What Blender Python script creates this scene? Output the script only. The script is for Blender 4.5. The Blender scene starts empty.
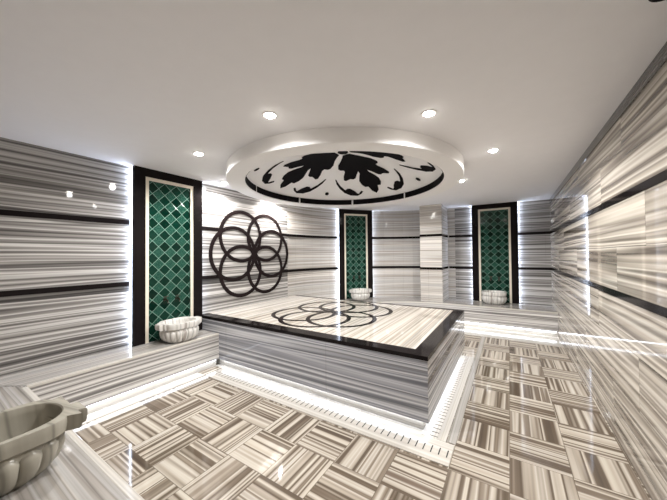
import bpy, bmesh, math, random
from math import sin, cos, pi, radians, floor, sqrt, atan2, hypot
from mathutils import Vector, Matrix
random.seed(5)
SC = bpy.context.scene
COL = SC.collection

# ------------------------------------------------------------------ constants (metres)
XL, XR, YB, YN = -3.82, 0.704, 7.03, -0.22       # left, right, back, near wall
ZC = 2.573                                       # ceiling
Z1, Z2 = 1.902, 1.174                            # black bands
ZB = 0.44                                        # bench top
PX, PY0, PY1, PZ = -0.585, 2.363, 4.55, 0.647    # heated stone platform
AC, AR = (-1.07, 4.28), 2.75                     # curved wall
DC = (-1.975, 3.39)                               # ceiling dome centre

# ------------------------------------------------------------------ node helpers
def new_mat(name):
    m = bpy.data.materials.new(name); m.use_nodes = True
    t = m.node_tree; t.nodes.clear()
    out = t.nodes.new('ShaderNodeOutputMaterial')
    b = t.nodes.new('ShaderNodeBsdfPrincipled')
    t.links.new(b.outputs[0], out.inputs[0])
    return m, t, b
def setin(t, n, i, v):
    if v is None: return
    if hasattr(v, 'is_linked') or hasattr(v, 'links'): t.links.new(v, n.inputs[i])
    else: n.inputs[i].default_value = v
def M(t, op, a, b=None, c=None):
    n = t.nodes.new('ShaderNodeMath'); n.operation = op
    setin(t, n, 0, a); setin(t, n, 1, b); setin(t, n, 2, c)
    return n.outputs[0]
def XYZ(t, x, y, z=0.0):
    n = t.nodes.new('ShaderNodeCombineXYZ')
    setin(t, n, 0, x); setin(t, n, 1, y); setin(t, n, 2, z)
    return n.outputs[0]
def SEP(t, v):
    n = t.nodes.new('ShaderNodeSeparateXYZ'); t.links.new(v, n.inputs[0]); return n.outputs
def NOISE(t, vec, scale=1.0, detail=2.0, rough=.5, dist=0.0):
    n = t.nodes.new('ShaderNodeTexNoise'); t.links.new(vec, n.inputs['Vector'])
    n.inputs['Scale'].default_value = scale; n.inputs['Detail'].default_value = detail
    n.inputs['Roughness'].default_value = rough; n.inputs['Distortion'].default_value = dist
    return n.outputs[0]
def WHITE(t, vec):
    n = t.nodes.new('ShaderNodeTexWhiteNoise'); n.noise_dimensions = '3D'
    t.links.new(vec, n.inputs['Vector']); return n.outputs['Value']
def RAMP(t, fac, stops, interp='LINEAR'):
    n = t.nodes.new('ShaderNodeValToRGB'); n.color_ramp.interpolation = interp
    e = n.color_ramp.elements
    while len(e) < len(stops): e.new(0.5)
    for k, (p, c) in enumerate(stops):
        e[k].position = p; e[k].color = (c[0], c[1], c[2], 1) if hasattr(c, '__len__') else (c, c, c, 1)
    t.links.new(fac, n.inputs[0]); return n.outputs[0]
def MIX(t, fac, a, b, mode='MIX'):
    n = t.nodes.new('ShaderNodeMix'); n.data_type = 'RGBA'; n.blend_type = mode
    setin(t, n, 0, fac); 
    for i, v in ((6, a), (7, b)):
        if hasattr(v, 'links'): t.links.new(v, n.inputs[i])
        else: n.inputs[i].default_value = (v[0], v[1], v[2], 1)
    return n.outputs[2]
def UV(t):
    n = t.nodes.new('ShaderNodeUVMap'); return SEP(t, n.outputs[0])

def plain(name, col, rough=.5, metal=0.0, spec=.5):
    m, t, b = new_mat(name)
    tc = t.nodes.new('ShaderNodeTexCoord')
    n = NOISE(t, tc.outputs['Object'], 9.0, 3.0)
    c = MIX(t, n, [k*.98 for k in col], [min(1, k*1.02) for k in col])
    t.links.new(c, b.inputs['Base Color'])
    b.inputs['Roughness'].default_value = rough; b.inputs['Metallic'].default_value = metal
    b.inputs['Specular IOR Level'].default_value = spec
    if spec < .2: b.inputs['IOR'].default_value = 1.3
    return m
def emit(name, col, strength):
    m, t, b = new_mat(name)
    b.inputs['Base Color'].default_value = (.8, .8, .8, 1)
    b.inputs['Emission Color'].default_value = (*col, 1)
    b.inputs['Emission Strength'].default_value = strength
    return m

def marble(name, freq, stops, slab=None, lines=.55, rough=.035, line_freq=6.0, seed=0.0, warp=.02, joint=.75, shift=1.0, spec=.32, gam=1.3, val=.80):
    """Striped marble: veins run along U and change along V (UVs are in metres)."""
    m, t, b = new_mat(name)
    uv = UV(t); u, v = uv[0], uv[1]
    if slab:
        L, H, off = slab
        r_ = M(t, 'DIVIDE', M(t, 'SUBTRACT', v, off), H)
        row = M(t, 'FLOOR', r_)
        c_ = M(t, 'ADD', M(t, 'DIVIDE', u, L), M(t, 'MULTIPLY', row, .37))
        col = M(t, 'FLOOR', c_)
        rnd = WHITE(t, XYZ(t, row, col, seed+1.5))
        o1 = M(t, 'MULTIPLY', rnd, 37.0*shift); o2 = M(t, 'MULTIPLY', rnd, 3.3*shift)
    else:
        o1 = seed; o2 = seed
    w = NOISE(t, XYZ(t, M(t, 'MULTIPLY', u, .55), M(t, 'MULTIPLY', v, 2.0), seed), 1.0, 2.0)
    v2 = M(t, 'MULTIPLY_ADD', w, warp*2, v)
    a = XYZ(t, M(t, 'MULTIPLY_ADD', u, .07, o1), M(t, 'MULTIPLY_ADD', v2, freq, o2), seed)
    n1 = NOISE(t, a, 1.0, 2.6, .5)
    base = RAMP(t, n1, stops)
    a2 = XYZ(t, M(t, 'MULTIPLY_ADD', u, .16, o1), M(t, 'MULTIPLY_ADD', v2, freq*line_freq, o2), seed+7)
    n2 = NOISE(t, a2, 1.0, 2.0, .55)
    ln = RAMP(t, n2, [(.30, 1-lines), (.45, .92), (.6, 1.0), (.72, 1.0)])
    c = MIX(t, 1.0, base, ln, 'MULTIPLY')
    if slab:
        f1 = M(t, 'FRACT', c_); f2 = M(t, 'FRACT', r_)
        d1 = M(t, 'MULTIPLY', M(t, 'MINIMUM', f1, M(t, 'SUBTRACT', 1.0, f1)), L)
        d2 = M(t, 'MULTIPLY', M(t, 'MINIMUM', f2, M(t, 'SUBTRACT', 1.0, f2)), H)
        d = M(t, 'MINIMUM', d1, d2)
        k = M(t, 'LESS_THAN', d, .0012)
        c = MIX(t, M(t, 'MULTIPLY', k, joint), c, (.12, .11, .10))
    g = t.nodes.new('ShaderNodeGamma'); g.inputs[1].default_value = gam; t.links.new(c, g.inputs[0])
    c = MIX(t, 1.0, g.outputs[0], (val, val, val), 'MULTIPLY')
    t.links.new(c, b.inputs['Base Color'])
    b.inputs['Roughness'].default_value = rough
    b.inputs['Specular IOR Level'].default_value = spec
    return m

W_, G1, G2, G3, DK = (.80, .78, .755), (.47, .45, .43), (.31, .295, .285), (.19, .18, .175), (.095, .09, .088)
WALL_STOPS = [(.22, DK), (.33, G2), (.37, W_), (.41, G1), (.445, G3), (.475, G1), (.50, W_), (.53, G2), (.56, G1), (.60, W_), (.64, G2), (.69, DK), (.76, G1)]
LIGHT_STOPS = [(.25, G1), (.36, W_), (.42, (.62, .585, .54)), (.46, W_), (.50, (.86, .82, .77)), (.54, (.55, .51, .47)), (.57, W_), (.64, (.62, .58, .53)), (.72, W_)]
PALE_STOPS = [(.25, (.70, .66, .60)), (.40, (.86, .83, .78)), (.52, (.76, .72, .66)), (.60, (.88, .85, .80)), (.72, (.66, .61, .55))]
PLAT_STOPS = [(.25, (.11, .11, .12)), (.36, (.23, .235, .26)), (.415, (.56, .565, .60)), (.46, (.29, .295, .325)), (.50, (.68, .685, .71)), (.535, (.20, .205, .225)), (.58, (.38, .385, .415)), (.63, (.70, .70, .72)), (.67, (.30, .305, .33)), (.74, (.13, .13, .14))]
TOP_STOPS = [(.30, (.50, .44, .37)), (.38, (.80, .74, .66)), (.44, (.86, .82, .75)), (.50, (.56, .50, .43)), (.53, (.84, .79, .72)), (.62, (.88, .84, .78)), (.70, (.60, .54, .47))]

WARM_STOPS = [(.22, (.13, .115, .10)), (.33, (.34, .31, .275)), (.37, (.82, .775, .70)), (.41, (.55, .50, .44)), (.45, (.25, .22, .195)), (.475, (.52, .475, .42)), (.505, (.84, .79, .715)), (.535, (.40, .36, .32)), (.565, (.60, .555, .49)), (.61, (.84, .79, .71)), (.65, (.36, .32, .28)), (.70, (.16, .14, .12)), (.76, (.5, .46, .4))]
m_wall = marble('striped_marble', 5.2, WARM_STOPS, slab=(1.5, .364, Z2+.0), seed=2.0, lines=.35, shift=.02)
m_back = marble('striped_marble_back', 8.0, WALL_STOPS, slab=(.62, .728, Z2), seed=21.0, lines=.4, shift=0.0, joint=.4)
m_wallA = marble('striped_marble_plain', 6.5, WALL_STOPS, slab=(6.0, .728, Z2), seed=11.0, shift=.0, joint=.3, lines=.5)
m_curve = marble('striped_marble_light', 9.0, LIGHT_STOPS, slab=(.24, 9, -1), seed=4.0, lines=.35, joint=.3, shift=0.0, val=.80, gam=1.5)
m_light = marble('striped_marble_pale', 9.0, LIGHT_STOPS, slab=(2.4, .728, Z2), seed=6.0, lines=.4, shift=0.0)
m_front = marble('striped_marble_grey', 6.0, PLAT_STOPS, slab=(1.6, .9, -.1), seed=3.0, shift=0.0, val=1.05, gam=1.15)
m_seat = marble('striped_marble_seat', 9.0, LIGHT_STOPS, seed=8.0, lines=.5, val=.54)  # seat colour lowered to paint in the shade on the near bench
m_bench = marble('striped_marble_bench', 8.0, WALL_STOPS, seed=31.0, lines=.4, val=.98, gam=1.1)
m_top = marble('striped_marble_top', 8.0, TOP_STOPS, seed=5.0, lines=.45, line_freq=3.0, warp=.004, val=.66)
m_pale = marble('white_marble', 10.0, PALE_STOPS, seed=9.0, lines=.2, val=.72, rough=.12)
m_border = marble('beige_border_marble', 9.0, PALE_STOPS, seed=17.0, lines=.4, val=.50)
m_cornice = marble('dark_striped_marble', 30.0, [(.3, DK), (.42, G3), (.5, G2), (.6, G3), (.7, G1)], seed=10.0)
m_basin = marble('grey_veined_marble_shaded', 8.0, [(.25, (.22, .205, .17)), (.35, (.46, .44, .37)), (.44, (.68, .65, .57)), (.55, (.64, .61, .53)), (.61, (.36, .34, .295)), (.66, (.60, .57, .49)), (.74, (.30, .275, .235))], seed=12.0, lines=.45, val=.60, rough=.22, line_freq=3.0, warp=.12)  # grey veins, with the dimmer light round the near basin darkened into the colour
m_basin2 = marble('white_veined_marble', 13.0, [(.25, (.45, .42, .40)), (.36, (.80, .78, .74)), (.44, (.88, .86, .83)), (.55, (.84, .82, .78)), (.63, (.50, .46, .43)), (.70, (.86, .84, .80))], seed=14.0, lines=.4, rough=.18, line_freq=3.0, warp=.06)
m_black = plain('black_granite', (.010, .008, .008), .09, spec=.14)
m_ring = plain('dark_brown_granite', (.014, .010, .010), .14, spec=.14)
m_cream = plain('cream_marble', (.74, .68, .57), .25)
m_ceil = plain('white_ceiling_paint', (.86, .86, .89), .75, spec=.2)
m_drum = plain('white_lacquer', (.87, .865, .87), .55, spec=.3)
m_motif = plain('black_carved_panel', (.007, .006, .007), .65, spec=.12)
m_brass = plain('aged_bronze', (.07, .058, .045), .3, metal=1.0)
m_slot = plain('dark_slot', (.02, .02, .02), .8)
m_chrome = plain('lamp_trim_white', (.8, .8, .78), .3)
m_led = emit('led_cool_white', (.70, .80, 1.0), 7.5)
m_ledp = emit('led_plinth_white', (.84, .90, 1.0), 4.6)
m_lens = emit('downlight_lens', (1.0, .93, .83), 26.0)

# floor: basket weave of square tiles, stripes turned by 90 degrees from tile to tile
def floor_mat():
    m, t, b = new_mat('basket_weave_marble_tiles')
    P, X0, Y0 = .358, -.38, 2.07
    uv = UV(t)
    a = M(t, 'DIVIDE', M(t, 'SUBTRACT', uv[0], X0), P); c = M(t, 'DIVIDE', M(t, 'SUBTRACT', uv[1], Y0), P)
    ia, ic = M(t, 'FLOOR', a), M(t, 'FLOOR', c)
    fa, fc = M(t, 'FRACT', a), M(t, 'FRACT', c)
    par = M(t, 'FLOORED_MODULO', M(t, 'ADD', ia, ic), 2.0)           # 0: stripes along x
    inv = M(t, 'SUBTRACT', 1.0, par)
    along = M(t, 'ADD', M(t, 'MULTIPLY', fa, inv), M(t, 'MULTIPLY', fc, par))
    cross = M(t, 'ADD', M(t, 'MULTIPLY', fc, inv), M(t, 'MULTIPLY', fa, par))
    rnd = WHITE(t, XYZ(t, ia, ic, 3.0))
    o = M(t, 'MULTIPLY', rnd, 60.0)
    vec = XYZ(t, M(t, 'MULTIPLY_ADD', along, .03, o), M(t, 'MULTIPLY_ADD', cross, 2.5, o), 0.0)
    n = NOISE(t, vec, 1.0, 2.2, .5)
    st = [(.20, (.10, .08, .065)), (.34, (.21, .165, .125)), (.39, (.68, .61, .52)), (.43, (.80, .74, .64)), (.455, (.28, .225, .175)),
          (.485, (.18, .14, .105)), (.51, (.54, .475, .395)), (.55, (.80, .74, .65)), (.585, (.28, .225, .175)), (.625, (.44, .375, .305)), (.66, (.82, .765, .68)), (.74, (.28, .22, .175))]
    col = RAMP(t, n, st)
    n2 = NOISE(t, XYZ(t, M(t, 'MULTIPLY_ADD', along, .12, o), M(t, 'MULTIPLY_ADD', cross, 20.0, o), 4.0), 1.0, 2.0, .55)
    col = MIX(t, 1.0, col, RAMP(t, n2, [(.3, .88), (.46, .98), (.6, 1.0)]), 'MULTIPLY')
    d = M(t, 'MINIMUM', M(t, 'MINIMUM', fa, M(t, 'SUBTRACT', 1.0, fa)), M(t, 'MINIMUM', fc, M(t, 'SUBTRACT', 1.0, fc)))
    k = M(t, 'LESS_THAN', d, .0065)
    col = MIX(t, M(t, 'MULTIPLY', k, .8), col, (.22, .18, .14))
    g = t.nodes.new('ShaderNodeGamma'); g.inputs[1].default_value = 1.1; t.links.new(col, g.inputs[0])
    t.links.new(MIX(t, 1.0, g.outputs[0], (.66, .655, .65), 'MULTIPLY'), b.inputs['Base Color'])
    b.inputs['Roughness'].default_value = .06
    return m
m_floor = floor_mat()

# green lozenge tiles: dark plain ones between lighter ones with a relief, pale grout
def tile_mat():
    m, t, b = new_mat('green_lozenge_tiles')
    P = .147
    uv = UV(t)
    a = M(t, 'DIVIDE', M(t, 'ADD', uv[0], uv[1]), P); c = M(t, 'DIVIDE', M(t, 'SUBTRACT', uv[0], uv[1]), P)
    ia, ic = M(t, 'FLOOR', a), M(t, 'FLOOR', c)
    fa, fc = M(t, 'FRACT', a), M(t, 'FRACT', c)
    par = M(t, 'FLOORED_MODULO', M(t, 'ADD', ia, ic), 2.0)
    rnd = WHITE(t, XYZ(t, ia, ic, 1.0))
    ga, gc = M(t, 'SUBTRACT', fa, .5), M(t, 'SUBTRACT', fc, .5)
    rad = M(t, 'SQRT', M(t, 'ADD', M(t, 'MULTIPLY', ga, ga), M(t, 'MULTIPLY', gc, gc)))
    ang = M(t, 'ARCTAN2', ga, gc)
    wave = M(t, 'MULTIPLY', M(t, 'SINE', M(t, 'MULTIPLY', ang, 8.0)), M(t, 'SINE', M(t, 'MULTIPLY', rad, 34.0)))
    n = NOISE(t, XYZ(t, M(t, 'MULTIPLY', uv[0], 60.0), M(t, 'MULTIPLY', uv[1], 60.0), 0.0), 1.0, 3.0)
    rel = M(t, 'ADD', M(t, 'MULTIPLY', wave, .35), n)
    lightc = RAMP(t, rel, [(.25, (.003, .026, .017)), (.5, (.009, .054, .036)), (.8, (.045, .125, .092))])
    darkc = MIX(t, rnd, (.001, .013, .008), (.003, .026, .016))
    col = MIX(t, par, darkc, lightc)
    d = M(t, 'MINIMUM', M(t, 'MINIMUM', fa, M(t, 'SUBTRACT', 1.0, fa)), M(t, 'MINIMUM', fc, M(t, 'SUBTRACT', 1.0, fc)))
    k = M(t, 'LESS_THAN', d, .021)
    col = MIX(t, k, col, (.20, .33, .27))
    t.links.new(col, b.inputs['Base Color'])
    t.links.new(M(t, 'MULTIPLY_ADD', k, .5, .08), b.inputs['Roughness']); b.inputs['Specular IOR Level'].default_value = .22
    hgt = M(t, 'MULTIPLY', M(t, 'ADD', M(t, 'MULTIPLY', M(t, 'MULTIPLY', rel, par), .25), M(t, 'SUBTRACT', 1.0, k)), 1.0)
    bp = t.nodes.new('ShaderNodeBump'); bp.inputs['Strength'].default_value = .35; bp.inputs['Distance'].default_value = .004
    t.links.new(hgt, bp.inputs['Height']); t.links.new(bp.outputs[0], b.inputs['Normal'])
    return m
m_tile = tile_mat()

# ------------------------------------------------------------------ mesh helpers
WORLD = {}
def tag(o, label=None, cat=None, group=None, kind=None):
    if label: o['label'] = label
    if cat: o['category'] = cat
    if group: o['group'] = group
    if kind: o['kind'] = kind
    return o
def empty(name, loc, rz=0.0):
    o = bpy.data.objects.new(name, None); o.empty_display_size = .1
    COL.objects.link(o); o.location = loc; o.rotation_euler = (0, 0, rz)
    WORLD[o.name] = Vector(loc); return o

class MB:
    def __init__(s): s.v, s.f, s.uv = [], [], []
    def face(s, pts, uvs=None):
        i = len(s.v); s.v += [tuple(p) for p in pts]; s.f.append(tuple(range(i, i+len(pts))))
        if uvs is None:
            a, b2, c = Vector(pts[0]), Vector(pts[1]), Vector(pts[2]); n = (b2-a).cross(c-a)
            ax = max(range(3), key=lambda k: abs(n[k]))
            uvs = [((p[1], p[2]), (p[0], p[2]), (p[0], p[1]))[ax] for p in pts]
        s.uv.append([tuple(q) for q in uvs]); return s
    def box(s, x0, x1, y0, y1, z0, z1, top='x'):
        c = lambda i, j, k: ((x0, x1)[i], (y0, y1)[j], (z0, z1)[k])
        for fs in (((0,0,0),(0,0,1),(0,1,1),(0,1,0)), ((1,0,0),(1,1,0),(1,1,1),(1,0,1)), ((0,0,0),(1,0,0),(1,0,1),(0,0,1)), ((0,1,0),(0,1,1),(1,1,1),(1,1,0))):
            s.face([c(*q) for q in fs])
        for fs in (((0,0,0),(0,1,0),(1,1,0),(1,0,0)), ((0,0,1),(1,0,1),(1,1,1),(0,1,1))):
            p = [c(*q) for q in fs]
            s.face(p, [(q[0], q[1]) if top == 'x' else (q[1], q[0]) for q in p])
        return s
    def prism(s, poly, z0, z1, top='x'):
        """poly: counter-clockwise outline in plan"""
        n = len(poly); tv = lambda p: (p[0], p[1]) if top == 'x' else (p[1], p[0])
        s.face([(x, y, z1) for x, y in poly], [tv(p) for p in poly])
        s.face([(x, y, z0) for x, y in reversed(poly)], [tv(p) for p in reversed(poly)])
        L = 0.0
        for i in range(n):
            (x0, y0), (x1, y1) = poly[i], poly[(i+1) % n]; d = hypot(x1-x0, y1-y0)
            s.face([(x0, y0, z0), (x1, y1, z0), (x1, y1, z1), (x0, y0, z1)], [(L, z0), (L+d, z0), (L+d, z1), (L, z1)]); L += d
        return s
    def ringband(s, r0, r1, a0, a1, z0, z1, c, n=24):
        """curved block between radii r0<r1 and angles a0<a1 about c"""
        p = lambda r, a, z: (c[0]+r*cos(a), c[1]+r*sin(a), z)
        A = [a0+(a1-a0)*i/n for i in range(n+1)]
        for i in range(n):
            a, b = A[i], A[i+1]
            s.face([p(r1,a,z0), p(r1,b,z0), p(r1,b,z1), p(r1,a,z1)], [(r1*a,z0),(r1*b,z0),(r1*b,z1),(r1*a,z1)])
            s.face([p(r0,b,z0), p(r0,a,z0), p(r0,a,z1), p(r0,b,z1)], [(r0*b,z0),(r0*a,z0),(r0*a,z1),(r0*b,z1)])
            s.face([p(r0,a,z1), p(r1,a,z1), p(r1,b,z1), p(r0,b,z1)], [(r1*a,r0),(r1*a,r1),(r1*b,r1),(r1*b,r0)])
            s.face([p(r0,b,z0), p(r1,b,z0), p(r1,a,z0), p(r0,a,z0)], [(r1*b,r0),(r1*b,r1),(r1*a,r1),(r1*a,r0)])
        if a1-a0 < 2*pi-1e-4:
            s.face([p(r0,a0,z0), p(r1,a0,z0), p(r1,a0,z1), p(r0,a0,z1)]); s.face([p(r1,a1,z0), p(r0,a1,z0), p(r0,a1,z1), p(r1,a1,z1)])
        return s
    def lathe(s, prof, c, n=64, closed=False):
        P = list(prof)+([prof[0]] if closed else [])
        for (ra, za), (rb, zb) in zip(P, P[1:]):
            for i in range(n):
                a, b = 2*pi*i/n, 2*pi*(i+1)/n
                q = [(ra,a,za), (ra,b,za), (rb,b,zb), (rb,a,zb)]
                pts = []
                for r, g, z in q:
                    p = (c[0]+r*cos(g), c[1]+r*sin(g), z)
                    if not pts or (Vector(p)-Vector(pts[-1])).length > 1e-7: pts.append(p)
                if len(pts) > 2 and (Vector(pts[0])-Vector(pts[-1])).length < 1e-7: pts.pop()
                if len(pts) > 2: s.face(pts)
        return s
    def tube(s, path, r, n=10):
        """round bar along a list of points, r number or list"""
        R = r if hasattr(r, '__len__') else [r]*len(path); P = [Vector(p) for p in path]; rings = []
        for i, p in enumerate(P):
            d = (P[min(i+1, len(P)-1)]-P[max(i-1, 0)]).normalized()
            up = Vector((0, 0, 1)) if abs(d.z) < .9 else Vector((1, 0, 0))
            x = d.cross(up).normalized(); y = d.cross(x)
            rings.append([p+x*R[i]*cos(2*pi*k/n)+y*R[i]*sin(2*pi*k/n) for k in range(n)])
        for a, b in zip(rings, rings[1:]):
            for k in range(n): s.face([a[k], a[(k+1) % n], b[(k+1) % n], b[k]])
        s.face(list(reversed(rings[0]))); s.face(rings[-1]); return s
    def build(s, name, mat, parent=None, local=False, smooth=False, bevel=0.0):
        off = Vector((0, 0, 0))
        if parent is not None and not local: off = WORLD.get(parent.name, Vector((0, 0, 0)))
        me = bpy.data.meshes.new(name)
        me.from_pydata([tuple(Vector(p)-off) for p in s.v], [], s.f)
        ul = me.uv_layers.new(name='UVMap'); k = 0
        for f in s.uv:
            for q in f: ul.data[k].uv = q; k += 1
        bm = bmesh.new(); bm.from_mesh(me)
        bmesh.ops.remove_doubles(bm, verts=bm.verts, dist=1e-5)
        bmesh.ops.recalc_face_normals(bm, faces=bm.faces)
        bm.to_mesh(me); bm.free()
        me.materials.append(mat)
        o = bpy.data.objects.new(name, me); COL.objects.link(o)
        if parent is not None: o.parent = parent
        WORLD[o.name] = off
        if smooth:
            for p in me.polygons: p.use_smooth = True
            me.set_sharp_from_angle(angle=radians(38))
        if bevel:
            b = o.modifiers.new('edge', 'BEVEL'); b.width = bevel; b.segments = 2; b.limit_method = 'ANGLE'
        return o
def struct(name, mb, mat, **k): return tag(mb.build(name, mat, **k), kind='structure')

# ------------------------------------------------------------------ room shell
b = MB(); b.face([(XL-.1, YN-.1, 0), (XR+.1, YN-.1, 0), (XR+.1, YB+.1, 0), (XL-.1, YB+.1, 0)]); b.face([(XL-.1, YN-.1, -.1), (XL-.1, YB+.1, -.1), (XR+.1, YB+.1, -.1), (XR+.1, YN-.1, -.1)])
for p, q in (((XL-.1, YN-.1), (XR+.1, YN-.1)), ((XR+.1, YN-.1), (XR+.1, YB+.1)), ((XR+.1, YB+.1), (XL-.1, YB+.1)), ((XL-.1, YB+.1), (XL-.1, YN-.1))):
    b.face([(*p, -.1), (*q, -.1), (*q, 0), (*p, 0)])
struct('floor', b, m_floor)

struct('wall_left', MB().box(XL-.1, XL, YN, AC[1], 0, ZC), m_wallA)
struct('wall_right', MB().box(XR, XR+.1, YN, YB, 0, ZC), m_wall)
struct('wall_back', MB().box(AC[0], XR, YB, YB+.1, 0, ZC), m_back)
struct('wall_near', MB().box(XL, XR, YN-.1, YN, 0, ZC), m_wall)
struct('wall_curved', MB().ringband(AR, AR+.1, pi/2, pi, 0, ZC, AC, 18), m_curve)

def ceiling():
    x0, x1, y0, y1 = XL-.1, XR+.1, YN-.1, YB+.1; R = 1.47
    A = {2*pi*i/96 for i in range(96)}
    for x, y in ((x0, y0), (x1, y0), (x1, y1), (x0, y1)): A.add(atan2(y-DC[1], x-DC[0]) % (2*pi))
    A = sorted(A); out = []
    for a in A:
        c, s = cos(a), sin(a); t = min(((x1 if c > 0 else x0)-DC[0])/c if abs(c) > 1e-9 else 1e9, ((y1 if s > 0 else y0)-DC[1])/s if abs(s) > 1e-9 else 1e9)
        out.append((DC[0]+c*t, DC[1]+s*t))
    b = MB(); n = len(A)
    for i in range(n):
        j = (i+1) % n; pi_ = (DC[0]+R*cos(A[i]), DC[1]+R*sin(A[i])); pj = (DC[0]+R*cos(A[j]), DC[1]+R*sin(A[j]))
        for z in (ZC, ZC+.1): b.face([(*pi_, z), (*out[i], z), (*out[j], z), (*pj, z)])
        b.face([(*out[i], ZC), (*out[i], ZC+.1), (*out[j], ZC+.1), (*out[j], ZC)])
        b.face([(*pi_, ZC), (*pi_, ZC+.1), (*pj, ZC+.1), (*pj, ZC)])
    struct('ceiling', b, m_ceil)
ceiling()

CX0, CX1, CY0 = -1.69, -1.225, 6.30            # square pillar before the curved wall
struct('pillar', MB().box(CX0, CX1, CY0, 6.99, ZB, ZC), m_light)

# black bands round the walls
PA, PB = 1.494, 2.358                              # first niche panel on the left wall (y)
BT = .026
tn = [0]
def band(mb):
    tn[0] += 1; struct('trim_%d' % tn[0], mb, m_black)
FY, FZ, CR = 3.405, 1.526, .412                     # flower on the wall
for z in (Z1, Z2):
    dz = abs(z-FZ)-.29; dy = sqrt(CR*CR-dz*dz)+.275
    band(MB().box(XL, XL+.006, YN, PA+.02, z-BT, z+BT))
    band(MB().box(XL, XL+.006, PB-.02, FY-dy, z-BT, z+BT))
    band(MB().box(XL, XL+.006, FY+dy, AC[1], z-BT, z+BT))
    band(MB().ringband(AR-.02, AR-.002, radians(150), radians(180), z-BT, z+BT, AC, 6))
    band(MB().ringband(AR-.02, AR-.002, radians(101), radians(132), z-BT, z+BT, AC, 6))
    b = MB(); e = .006
    b.box(CX0-e, CX1+e, CY0-e, CY0, z-BT, z+BT); b.box(CX1, CX1+e, CY0, 7.0, z-BT, z+BT); b.box(CX0-e, CX0, CY0, 6.9, z-BT, z+BT)
    band(b)
    band(MB().box(CX1+e, -.68, YB-.006, YB, z-BT, z+BT))
    band(MB().box(.13, XR, YB-.006, YB, z-BT, z+BT))
    band(MB().box(XR-.006, XR, YN, YB-.006, z-BT, z+BT))
# thin dark marble course under the ceiling on the right
tn[0] += 1; struct('trim_%d' % tn[0], MB().box(XR-.008, XR, YN, YB, ZC-.085, ZC), m_cornice)
# pale stone borders of the tiled floor
for bx in ((-3.402, -3.244, .60, 2.09, 0, .003, 'y'), (-3.0, XR, 5.66, 6.30, 0, .003, 'x'), (-.445, -.38, PY0, 5.66, 0, .003, 'y'), (-3.40, PX, 2.347, 2.416, 0, .003, 'x'), (-.72, PX-.062, 2.43, PY1, 0, .003, 'y')):
    tn[0] += 1; struct('trim_%d' % tn[0], MB().box(*bx[:6], top=bx[6]), m_border if bx[0] == -.445 else m_pale)

# ------------------------------------------------------------------ benches
OV, ZU = .055, .10                                  # overhang and its underside
def bench_left():
    t = tag(empty('wall_bench', (-3.585, 1.47, 0)), 'low striped marble bench along the left wall, lit white underneath', 'bench')
    MB().prism([(XL, .30), (-3.35, .585), (-3.35, PY0), (XL, PY0)], ZU, ZB, top='y').build('seat_block', m_bench, t)
    MB().prism([(XL, .301), (-3.36, .592), (-3.36, PY0), (XL, PY0)], ZB, ZB+.004, top='y').build('seat_top', m_seat, t)
    MB().box(-3.385, -3.345, .585, PY0-.001, ZB-.022, ZB+.006, top='y').build('nosing', m_pale, t, bevel=.006)
    MB().prism([(XL, .30), (-3.35-OV, .52), (-3.35-OV, PY0-.001), (XL, PY0-.001)], 0, ZU, top='y').build('plinth', m_pale, t)
    tag(MB().box(-3.40, -3.372, .60, PY0-.03, ZU-.014, ZU-.001).build('light_strip', m_ledp, t), 'glowing white light strip')
def bench_near():
    t = tag(empty('wall_bench', (-2.4, .2, 0)), 'near striped marble bench at the lower left corner, below the biggest basin', 'bench')
    XE = -1.12
    MB().prism([(XL, YN), (XE, YN), (XE, .585), (-3.35, .585), (XL, .30)], ZU, ZB).build('seat_block', m_bench, t)
    MB().prism([(XL, YN), (XE, YN), (XE, .575), (-3.354, .575), (XL, .297)], ZB, ZB+.004).build('seat_top', m_seat, t)
    MB().box(-3.345, XE, .552, .59, ZB-.022, ZB+.006).build('nosing', m_pale, t, bevel=.006)
    MB().prism([(XL, YN), (XE-OV, YN), (XE-OV, .585-OV), (-3.42, .585-OV), (XL, .29)], 0, ZU).build('plinth', m_pale, t)
    tag(MB().box(-3.30, XE-.03, .537, .563, ZU-.014, ZU-.001).build('light_strip', m_ledp, t), 'glowing white light strip')
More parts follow.
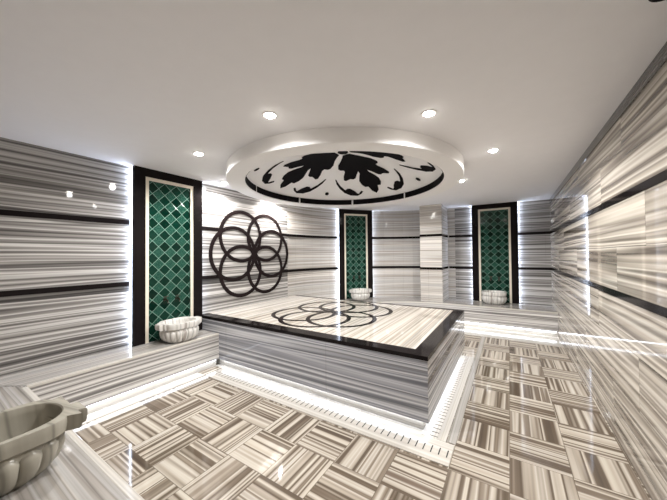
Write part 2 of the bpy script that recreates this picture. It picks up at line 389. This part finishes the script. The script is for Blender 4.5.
def bench_back():
    t = tag(empty('wall_bench', (-.6, 6.6, 0)), 'striped marble bench along the curved and back walls behind the platform', 'bench')
    RI = 1.97; YF = AC[1]+RI
    amin = math.asin((PY1+.002-AC[1])/RI)
    def outline(r, x1, n=26):
        a0 = math.asin((PY1+.002-AC[1])/r)
        return [(AC[0]+r*cos(pi-a0+(pi/2-(pi-a0))*i/n), AC[1]+r*sin(pi-a0+(pi/2-(pi-a0))*i/n)) for i in range(n+1)]+[(x1, AC[1]+r)]
    def strip(r0, r1, z0, z1, x1, nm, mat, n=26, **k):
        A, B = outline(r0, x1, n), outline(r1, x1, n); b = MB(); L = 0.0
        for i in range(len(A)-1):
            d = hypot(A[i+1][0]-A[i][0], A[i+1][1]-A[i][1]) if i < n else x1-AC[0]
            a, a2, c, c2 = A[i], A[i+1], B[i], B[i+1]; U = (L, L+d); w = r1-r0
            b.face([(*a, z1), (*a2, z1), (*c2, z1), (*c, z1)], [(U[0], 0), (U[1], 0), (U[1], w), (U[0], w)])
            b.face([(*a, z0), (*c, z0), (*c2, z0), (*a2, z0)], [(U[0], 0), (U[0], w), (U[1], w), (U[1], 0)])
            b.face([(*a, z0), (*a2, z0), (*a2, z1), (*a, z1)], [(U[0], z0), (U[1], z0), (U[1], z1), (U[0], z1)])
            b.face([(*c2, z0), (*c, z0), (*c, z1), (*c2, z1)], [(U[1], z0), (U[0], z0), (U[0], z1), (U[1], z1)])
            L += d
        b.face([(*A[0], z0), (*A[0], z1), (*B[0], z1), (*B[0], z0)]); b.face([(*A[-1], z0), (*B[-1], z0), (*B[-1], z1), (*A[-1], z1)])
        return b.build(nm, mat, t, **k)
    strip(RI, AR-.001, ZU, ZB, XR, 'seat_block', m_bench)
    strip(RI, AR-.001, ZB, ZB+.004, XR, 'seat_top', m_seat)
    strip(RI-.004, RI+.032, ZB-.022, ZB+.006, XR, 'nosing', m_pale)
    strip(RI+OV, AR-.001, 0, ZU, XR, 'plinth', m_pale)
    tag(strip(RI+.022, RI+.050, ZU-.014, ZU-.001, XR-.02, 'light_strip', m_ledp), 'glowing white light strip')
bench_left(); bench_near(); bench_back()

# ------------------------------------------------------------------ heated platform
def annulus(mp, r, w, h, n=72):
    """flat ring, mp(a, b, h) maps plane coordinates to space"""
    b = MB(); r0, r1 = r-w/2, r+w/2
    for i in range(n):
        A = []
        for g in (2*pi*i/n, 2*pi*(i+1)/n):
            A.append([(rr*cos(g), rr*sin(g)) for rr in (r0, r1)])
        (a0, a1), (b0, b1) = A
        b.face([mp(*a0, h), mp(*a1, h), mp(*b1, h), mp(*b0, h)]); b.face([mp(*a0, 0), mp(*b0, 0), mp(*b1, 0), mp(*a1, 0)])
        b.face([mp(*a1, 0), mp(*b1, 0), mp(*b1, h), mp(*a1, h)]); b.face([mp(*b0, 0), mp(*a0, 0), mp(*a0, h), mp(*b0, h)])
    return b
FLOWER = [(-.275, .29), (.275, .29), (-.275, -.29), (.275, -.29), (-.43, 0), (.43, 0)]

def platform():
    t = tag(empty('marble_platform', (-2.2, 3.45, 0)), 'big raised marble platform with black edge and dark ring inlay in the middle', 'platform')
    MB().box(XL+.014, PX, PY0, PY1, ZU, PZ-.036).build('body', m_front, t)
    bw, bb = .138, .07
    b = MB(); z0, z1 = PZ-.036, PZ; e = .004
    b.box(XL+.014, PX+e, PY0-e, PY0+bw, z0, z1); b.box(PX-bw, PX+e, PY0+bw, PY1+e, z0, z1); b.box(XL+.014, PX-bw, PY1-bb, PY1+e, z0, z1)
    b.build('edge_border', m_black, t)
    tp = MB().box(XL+.014, PX-bw, PY0+bw, PY1-bb, z0, z1-.0005, top='y').build('top_slab', m_top, t)
    fx, fy, q_ = -2.225, 3.492, 1.075
    for k, (a, c) in enumerate(FLOWER):
        annulus(lambda p, q, h, a=a, c=c: (fx+c*q_+p, fy+a*q_+q, PZ-.0005+h), (CR if k < 4 else .425)*q_, .058, .0012+.0002*k).build('inlay_ring', m_ring, tp)
    MB().box(XL+.014, PX-OV, PY0+OV, PY1-OV, 0, ZU).build('plinth', m_pale, t)
    b = MB(); za, zb = ZU-.014, ZU-.001
    b.box(-3.33, PX-.032, PY0+.032, PY0+.052, za, zb); b.box(PX-.052, PX-.032, PY0+.052, PY1-.05, za, zb); b.box(-2.9, PX-.022, PY1-.05, PY1-.022, za, zb)
    tag(b.build('light_strip', m_ledp, t), 'glowing white light strip')
platform()

# slotted floor drains
def drain(name, label, x0, x1, y0, y1, along):
    t = tag(empty(name, ((x0+x1)/2, (y0+y1)/2, 0)), label, 'drain')
    MB().box(x0, x1, y0, y1, 0, .005, top=along).build('cover_plate', m_pale, t)
    L = (x1-x0) if along == 'x' else (y1-y0); n = int(L/.056)
    w = (y1-y0) if along == 'x' else (x1-x0)
    for i in range(n):
        c = (i+.5)*L/n; a0, a1 = w*.33, w*.66; b = MB()
        if along == 'x': b.box(x1-c-.0042, x1-c+.0042, y0+a0, y0+a1, .002, .0056)
        else: b.box(x0+a0, x0+a1, y0+c-.0042, y0+c+.0042, .002, .0056)
        b.build('slot', m_slot, t)
drain('floor_drain', 'white slotted marble drain running along the long front of the platform', -3.24, -.385, 2.09, 2.345, 'x')
drain('floor_drain', 'white slotted marble drain along the right-hand short side of the platform', -.645, -.45, 2.348, 4.46, 'y')

# ------------------------------------------------------------------ tiled niche panels
PWID = .864
def panel(loc, rz, label):
    """local x along the wall, local y out into the room"""
    t = tag(empty('tiled_niche_panel', (loc[0], loc[1], ZB), rz), label, 'wall panel', 'green tiled panels behind the basins')
    h = ZC-ZB; w = PWID/2; fw, ft, cw = .128, .104, .040; y0, y1 = .058, .100
    b = MB(); b.box(-w, -w+fw, y0, y1, 0, h); b.box(w-fw, w, y0, y1, 0, h); b.box(-w+fw, w-fw, y0, y1, h-ft, h)
    tag(b.build('frame', m_black, t, local=True), 'polished black stone frame')
    c = w-fw; b = MB(); b.box(-c, -c+cw, 0, y1-.008, 0, h-ft); b.box(c-cw, c, 0, y1-.008, 0, h-ft); b.box(-c+cw, c-cw, 0, y1-.008, h-ft-cw, h-ft)
    tag(b.build('inner_trim', m_cream, t, local=True), 'cream stone trim')
    g = c-cw; tag(MB().box(-g, g, 0, y1-.018, 0, h-ft-cw).build('tile_field', m_tile, t, local=True), 'green lozenge tiles with pale grout')
    for s in (-1, 1):
        x0, x1 = sorted((s*(w-.040), s*(w-.002)))
        tag(MB().box(x0, x1,   .008, .050, .004, h-.004).build('light_strip', m_led, t, local=True), 'glowing white light strip')
    return t
panel((XL, (PA+PB)/2), -pi/2, 'tall green tiled panel in black frame on the left wall above the bench')
pa = radians(141.0); pd = AR*cos(math.asin(PWID/2/AR))
P2 = (AC[0]+pd*cos(pa), AC[1]+pd*sin(pa))
panel(P2, pa+pi/2, 'green tiled panel in black frame on the curved wall, behind the platform')
panel((-.272, YB), pi, 'green tiled panel in black frame on the back wall near the right corner')

# ------------------------------------------------------------------ taps
def tap(loc, rz, label):
    t = tag(empty('wall_tap', loc, rz), label, 'tap', 'small bronze taps above the basins')
    b = MB(); b.tube([(0, 0, 0), (0, .012, 0)], .020, 14); b.tube([(0, .01, 0), (0, .05, 0), (0, .075, -.012), (0, .085, -.04)], [.010, .010, .010, .008], 10)
    b.build('spout', m_brass, t, local=True, smooth=True)
    b = MB(); b.tube([(0, .04, .008), (0, .04, .035)], .006, 8); b.tube([(-.03, .04, .037), (.03, .04, .037)], .006, 8); b.build('handle', m_brass, t, local=True, smooth=True)
def taps(origin, rz, who):
    for s, nm in ((-1, 'left-hand'), (1, 'right-hand')):
        d = Vector((s*.075, .061, 0)); d.rotate(Matrix.Rotation(rz, 3, 'Z'))
        tap((origin[0]+d.x, origin[1]+d.y, .945), rz, '%s bronze tap on the green tiles %s' % (nm if s*1 > 0 else nm, who))
# seen from the room the local +x axis points to the left
def taps2(origin, rz, who):
    for s, nm in ((1, 'left'), (-1, 'right')):
        d = Vector((s*.075, .0815, 0)); d.rotate(Matrix.Rotation(rz, 3, 'Z'))
        tap((origin[0]+d.x, origin[1]+d.y, .945), rz, 'bronze tap on the green tiles %s, %s one of two' % (who, nm))
taps2((XL, (PA+PB)/2), -pi/2, 'of the left wall panel')
taps2(P2, pa+pi/2, 'of the curved wall panel')
taps2((-.272, YB), pi, 'of the back wall panel')

# ------------------------------------------------------------------ basins
def basin(loc, rz, label, mat, sc=1.0, lobes=18, lugs=((.012, 0, .10), (.055, 0, .058)), rexp=2.8, op=(.86, .82)):
    """local x is the long axis with the two lugs, z=0 at the base"""
    t = tag(empty('marble_basin', loc, rz), label, 'basin', 'fluted marble basins')
    a, bb, H = .225*sc, .205*sc, .255*sc; N = 288
    def sup(th, e=2.6): return (abs(cos(th)/a)**e+abs(sin(th)/bb)**e)**(-1/e)
    def tabr(th, dx, cy, hw):
        c, q = cos(th), sin(th); X = a+dx*sc
        if abs(c) < 1e-6: return 0
        return X/abs(c) if abs(q/abs(c)*X-cy*sc) <= hw*sc else 0
    def rim_r(th): return max([sup(th, rexp)]+[tabr(th, *g) for g in lugs])
    def ring(fr, z): return [(fr(2*pi*i/N)*cos(2*pi*i/N), fr(2*pi*i/N)*sin(2*pi*i/N), z(2*pi*i/N) if callable(z) else z) for i in range(N)]
    def loft(rings, mb, cap0=False, cap1=False):
        dist = 0.0
        for A, B in zip(rings, rings[1:]):
            for i in range(N):
                j = (i+1) % N; q = [A[i], A[j], B[j], B[i]]
                mb.face(q, [(p[2]*1.0+p[1]*.35, p[0]*1.0+p[1]*.25) for p in q])
        for c, R in ((cap0, rings[0]), (cap1, rings[-1])):
            if c: mb.face(R, [(p[2]+p[1]*.35, p[0]+p[1]*.25) for p in R])
        return mb
    # fluted body
    def lobe(th, d): return 1.0-d*(1-abs(cos(th*lobes/2))**.55)
    prof = [(.0, .62, .02), (.006, .69, .05), (.02, .78, .08), (.045, .88, .10), (.075, .945, .105), (.105, .975, .10), (.130, .985, .09), (.148, .965, .065), (.160, .92, .035), (.168, .88, .0)]
    arch = lambda th: 1-abs(cos(th*lobes/2))**.8
    R = [ring(lambda th, k=k, d=d: sup(th, 2.3)*k*1.035*lobe(th, d), lambda th, z=z: sc*(z-.030*arch(th)*max(0, (z-.09)/.08)**1.5)) for z, k, d in prof]
    R.append(ring(lambda th: sup(th, 2.4)*.87, .190*sc))
    loft(R, MB(), True).build('bowl', mat, t, local=True, smooth=True)
    # thick rim with lugs, and the hollow
    inn = lambda k, e=2.3: (lambda th: (abs(cos(th)/(a*op[0]))**e+abs(sin(th)/(bb*op[1]))**e)**(-1/e)*k)
    R = [ring(lambda th: sup(th, 2.4)*.86, .178*sc), ring(lambda th: rim_r(th)*.955, .180*sc), ring(lambda th: rim_r(th)*.985, .186*sc), ring(rim_r, .215*sc), ring(rim_r, .247*sc), ring(lambda th: rim_r(th)*.985, .255*sc),
         ring(inn(1.0), .255*sc), ring(inn(.975), .250*sc), ring(inn(.95), .215*sc), ring(inn(.88), .14*sc), ring(inn(.68), .085*sc), ring(inn(.33), .06*sc), ring(inn(.05), .055*sc)]
    loft(R, MB(), False, True).build('rim', mat, t, local=True, smooth=True)
    return t
basin((-3.52, (PA+PB)/2+.0, ZB+.004), pi/2, 'veined white marble basin on the left bench below the left wall panel', m_basin2, .95)
basin((P2[0]-.31*cos(pa), P2[1]-.31*sin(pa), ZB+.004), pa+pi/2, 'small white marble basin in front of the curved wall panel, behind the platform', m_basin2, .95)
basin((-.285, 6.70, ZB+.004), 0, 'white marble basin on the back bench below the back wall panel', m_basin2, 1.0, lugs=())
basin((-2.05, .268, ZB+.004), pi/2, 'biggest grey marble basin, cut off at the lower left of the picture', m_basin, 1.0, 16, ((.030, -.02, .17), (.062, -.085, .062)), 4.0, (.98, .86))

# ------------------------------------------------------------------ ring ornament on the left wall
def wall_flower():
    t = tag(empty('ring_ornament', (XL, FY, FZ)), 'flower of six interlaced dark rings on the left wall beside the platform', 'wall ornament')
    for k, (a, c) in enumerate(FLOWER):
        annulus(lambda p, q, h, a=a, c=c: (XL+.0015+h, FY+a+p, FZ+c+q), CR if k < 4 else .425,   .058, .008+.0006*k).build('ring', m_ring, t)
wall_flower()

# ------------------------------------------------------------------ ceiling dome
D0, DH, DR = 2.545, .41, 1.318
DS = (DR*DR+DH*DH)/(2*DH)
# the drum and dome are slightly oval; everything is laid out on a circle and stretched along one axis
OA = radians(-57.7); OV_ = 1.065
def oval(x, y):
    q = (x*cos(OA)+y*sin(OA))*(OV_-1); return x+q*cos(OA), y+q*sin(OA)
def oval_mb(b):
    b.v = [(*[c+k for c, k in zip(DC, oval(p[0]-DC[0], p[1]-DC[1]))], p[2]) for p in b.v]; return b
def dz(x, y): return D0+DH-DS+sqrt(max(DS*DS-x*x-y*y, 0))
LEAF = [(0,.10),(-.06,.10),(-.11,.17),(-.20,.268),(-.29,.345),(-.345,.44),(-.335,.49),(-.285,.52),(-.295,.57),(-.37,.66),(-.42,.75),(-.40,.79),(-.30,.78),(-.26,.81),(-.21,.80),(-.155,.73),(-.08,.645),(-.085,.71),(-.14,.80),(-.185,.89),(-.185,.985),(-.15,1.06),(-.09,1.065),(-.065,1.17),(0,1.235)]
SCROLL = [(-.54,.655),(-.585,.77),(-.595,.90),(-.57,1.035),(-.495,1.14),(-.38,1.20),(-.29,1.185),(-.235,1.145),(-.255,1.12),(-.295,1.14),(-.33,1.165),(-.355,1.155),(-.375,1.085),(-.425,.995),(-.475,.97),(-.52,.985),(-.53,.965),(-.55,.85),(-.54,.73),(-.525,.665)]
def dome():
    t = tag(empty('ceiling_dome', (DC[0], DC[1], 2.355)), 'round white ceiling drum with a shallow dome and black leaf pattern', 'ceiling dome')
    ZD = 2.44; far = (-.05*cos(OA)/OV_, -.05*sin(OA)/OV_)
    def lp(fr, z): return [(DC[0]+fr(a)[0], DC[1]+fr(a)[1], z) for a in [2*pi*i/128 for i in range(128)]]
    el = lambda k=1.0: (lambda a: (1.555*k*cos(a)+far[0], 1.555*k*sin(a)+far[1])); ci = lambda r: (lambda a: (r*cos(a), r*sin(a)))
    L = [lp(el(), ZC), lp(el(), ZD+.006), lp(el(.997), ZD), lp(ci(DR+.006), ZD), lp(ci(DR), ZD+.006), lp(ci(DR), D0+.002), lp(ci(DR+.04), D0+.03), lp(ci(DR+.1), ZC)]
    b = MB()
    for A, B in zip(L, L[1:]+L[:1]):
        for i in range(128): j = (i+1) % 128; b.face([A[i], A[j], B[j], B[i]])
    oval_mb(b).build('drum', m_drum, t, smooth=True)
    prof = [(DR*(1-i/20), 0) for i in range(21)]; prof = [(r, dz(r, 0)) for r, _ in prof]
    oval_mb(MB().lathe(prof, DC, 128)).build('dome_shell', m_drum, t, smooth=True)
    for k in range(8):
        a = radians(-157.5+45*k)
        oval_mb(MB().ringband(DR-.008, DR-.0005, a+.013, a+pi/4-.013, 2.452, 2.542, DC, 16)).build('band_segment', m_motif, t)
    def inlay(name, pts, off=.004):
        pts = [(x*.98, y*.98) for x, y in pts]
        bm = bmesh.new(); f = bm.faces.new([bm.verts.new((x, y, 0)) for x, y in pts])
        f.normal_update(); bmesh.ops.triangulate(bm, faces=[f], ngon_method='EAR_CLIP')
        for _ in range(5):
            es = [e for e in bm.edges if e.calc_length() > .06]
            if not es: break
            bmesh.ops.subdivide_edges(bm, edges=es, cuts=1)
            bmesh.ops.triangulate(bm, faces=bm.faces)
        for v in bm.verts: v.co = (*oval(v.co.x, v.co.y), dz(v.co.x, v.co.y)-off-2.355)
        bmesh.ops.recalc_face_normals(bm, faces=bm.faces)
        for fc in bm.faces:
            if fc.normal.z > 0: fc.normal_flip()
        me = bpy.data.meshes.new(name); bm.to_mesh(me); bm.free(); me.materials.append(m_motif)
        o = bpy.data.objects.new(name, me); COL.objects.link(o); o.parent = t
        s = o.modifiers.new('thickness', 'SOLIDIFY'); s.thickness = .003; s.offset = 1
    leaf = LEAF+[(-x, y) for x, y in reversed(LEAF[:-1])]
    for k in range(4):
        c, s = cos(k*pi/2), sin(k*pi/2); rot = lambda P: [(x*c-y*s, x*s+y*c) for x, y in P]
        inlay('leaf', rot(leaf)); inlay('scroll', rot(SCROLL)); inlay('scroll', rot([(-x, y) for x, y in SCROLL]))
        inlay('dot', rot([(.85+.036*cos(2*pi*i/20), .85+.036*sin(2*pi*i/20)) for i in range(20)]))
    inlay('medallion', [(.075*cos(2*pi*i/32), .075*sin(2*pi*i/32)) for i in range(32)])
dome()

# ------------------------------------------------------------------ downlights round the dome
LABEL = {-118: 'lit recessed downlight in the ceiling nearest the left wall panel', -78: 'lit recessed downlight in the ceiling in front of the dome, left of two',
         -38: 'lit recessed downlight in the ceiling in front of the dome, right of two', 2: 'lit recessed downlight in the ceiling to the right of the dome',
         42: 'lit recessed downlight in the ceiling at the right far edge of the dome'}
for k in range(9):
    d = -118+40*k; a = radians(d); x, y = -1.905+1.78*cos(a), 3.27+1.78*sin(a)
    t = tag(empty('downlight', (x, y, ZC)), LABEL.get(d, 'recessed downlight in the ceiling hidden behind the dome'), 'downlight', 'downlights round the ceiling dome')
    MB().lathe([(.043, ZC), (.043, ZC-.005), (.052, ZC-.005), (.056, ZC)], (x, y), 28, True).build('trim_ring', m_chrome, t, smooth=True)
    b = MB(); b.lathe([(.0, ZC-.020), (.018, ZC-.018), (.032, ZC-.012), (.040, ZC-.004), (.042, ZC-.001)], (x, y), 28)
    tag(b.build('lens', m_lens, t), 'glowing warm lens')
    l = bpy.data.lights.new('downlight_beam', 'SPOT'); l.energy = 46; l.color = (1.0, .98, .96); l.spot_size = radians(168); l.spot_blend = .6; l.shadow_soft_size = .035
    lo = bpy.data.objects.new('downlight_beam', l); COL.objects.link(lo); lo.parent = t; lo.location = (0, 0, -.06)
# dark fitting at the very edge of the picture
t = tag(empty('ceiling_speaker', (.575, 1.66, ZC)), 'small black round fitting on the ceiling at the upper right edge', 'ceiling fitting')
MB().lathe([(.07, ZC), (.07, ZC-.012), (.055, ZC-.020), (0, ZC-.022)], (.575, 1.66), 28).build('housing', m_motif, t, smooth=True)

# ------------------------------------------------------------------ world, camera, view
w = bpy.data.worlds.new('World'); SC.world = w; w.use_nodes = True
w.node_tree.nodes['Background'].inputs[0].default_value = (.05, .05, .05, 1)
w.node_tree.nodes['Background'].inputs[1].default_value = .2
F, YAW, PIT, ROL = 277.6229, radians(32.3402), radians(.9217), radians(-.4951)
r = Vector((cos(YAW), sin(YAW), 0)); fw = Vector((-sin(YAW)*cos(PIT), cos(YAW)*cos(PIT), sin(PIT))); up = r.cross(fw)
X = cos(ROL)*r+sin(ROL)*up; Y = -sin(ROL)*r+cos(ROL)*up; Z = -fw
cd = bpy.data.cameras.new('camera'); cd.sensor_width = 36.0; cd.lens = F/667*36.0; cd.clip_start = .02; cd.sensor_fit = 'HORIZONTAL'
co = bpy.data.objects.new('camera', cd); COL.objects.link(co)
co.matrix_world = Matrix(((X.x, Y.x, Z.x, 0), (X.y, Y.y, Z.y, 0), (X.z, Y.z, Z.z, 1.5), (0, 0, 0, 1)))
SC.camera = co
SC.view_settings.view_transform = 'Standard'; SC.view_settings.look = 'None'; SC.view_settings.gamma = 1; SC.view_settings.use_curve_mapping = False
SC.view_settings.exposure = 1.25
SC.cycles.use_denoising = True
SC.cycles.sample_clamp_indirect = 6.0
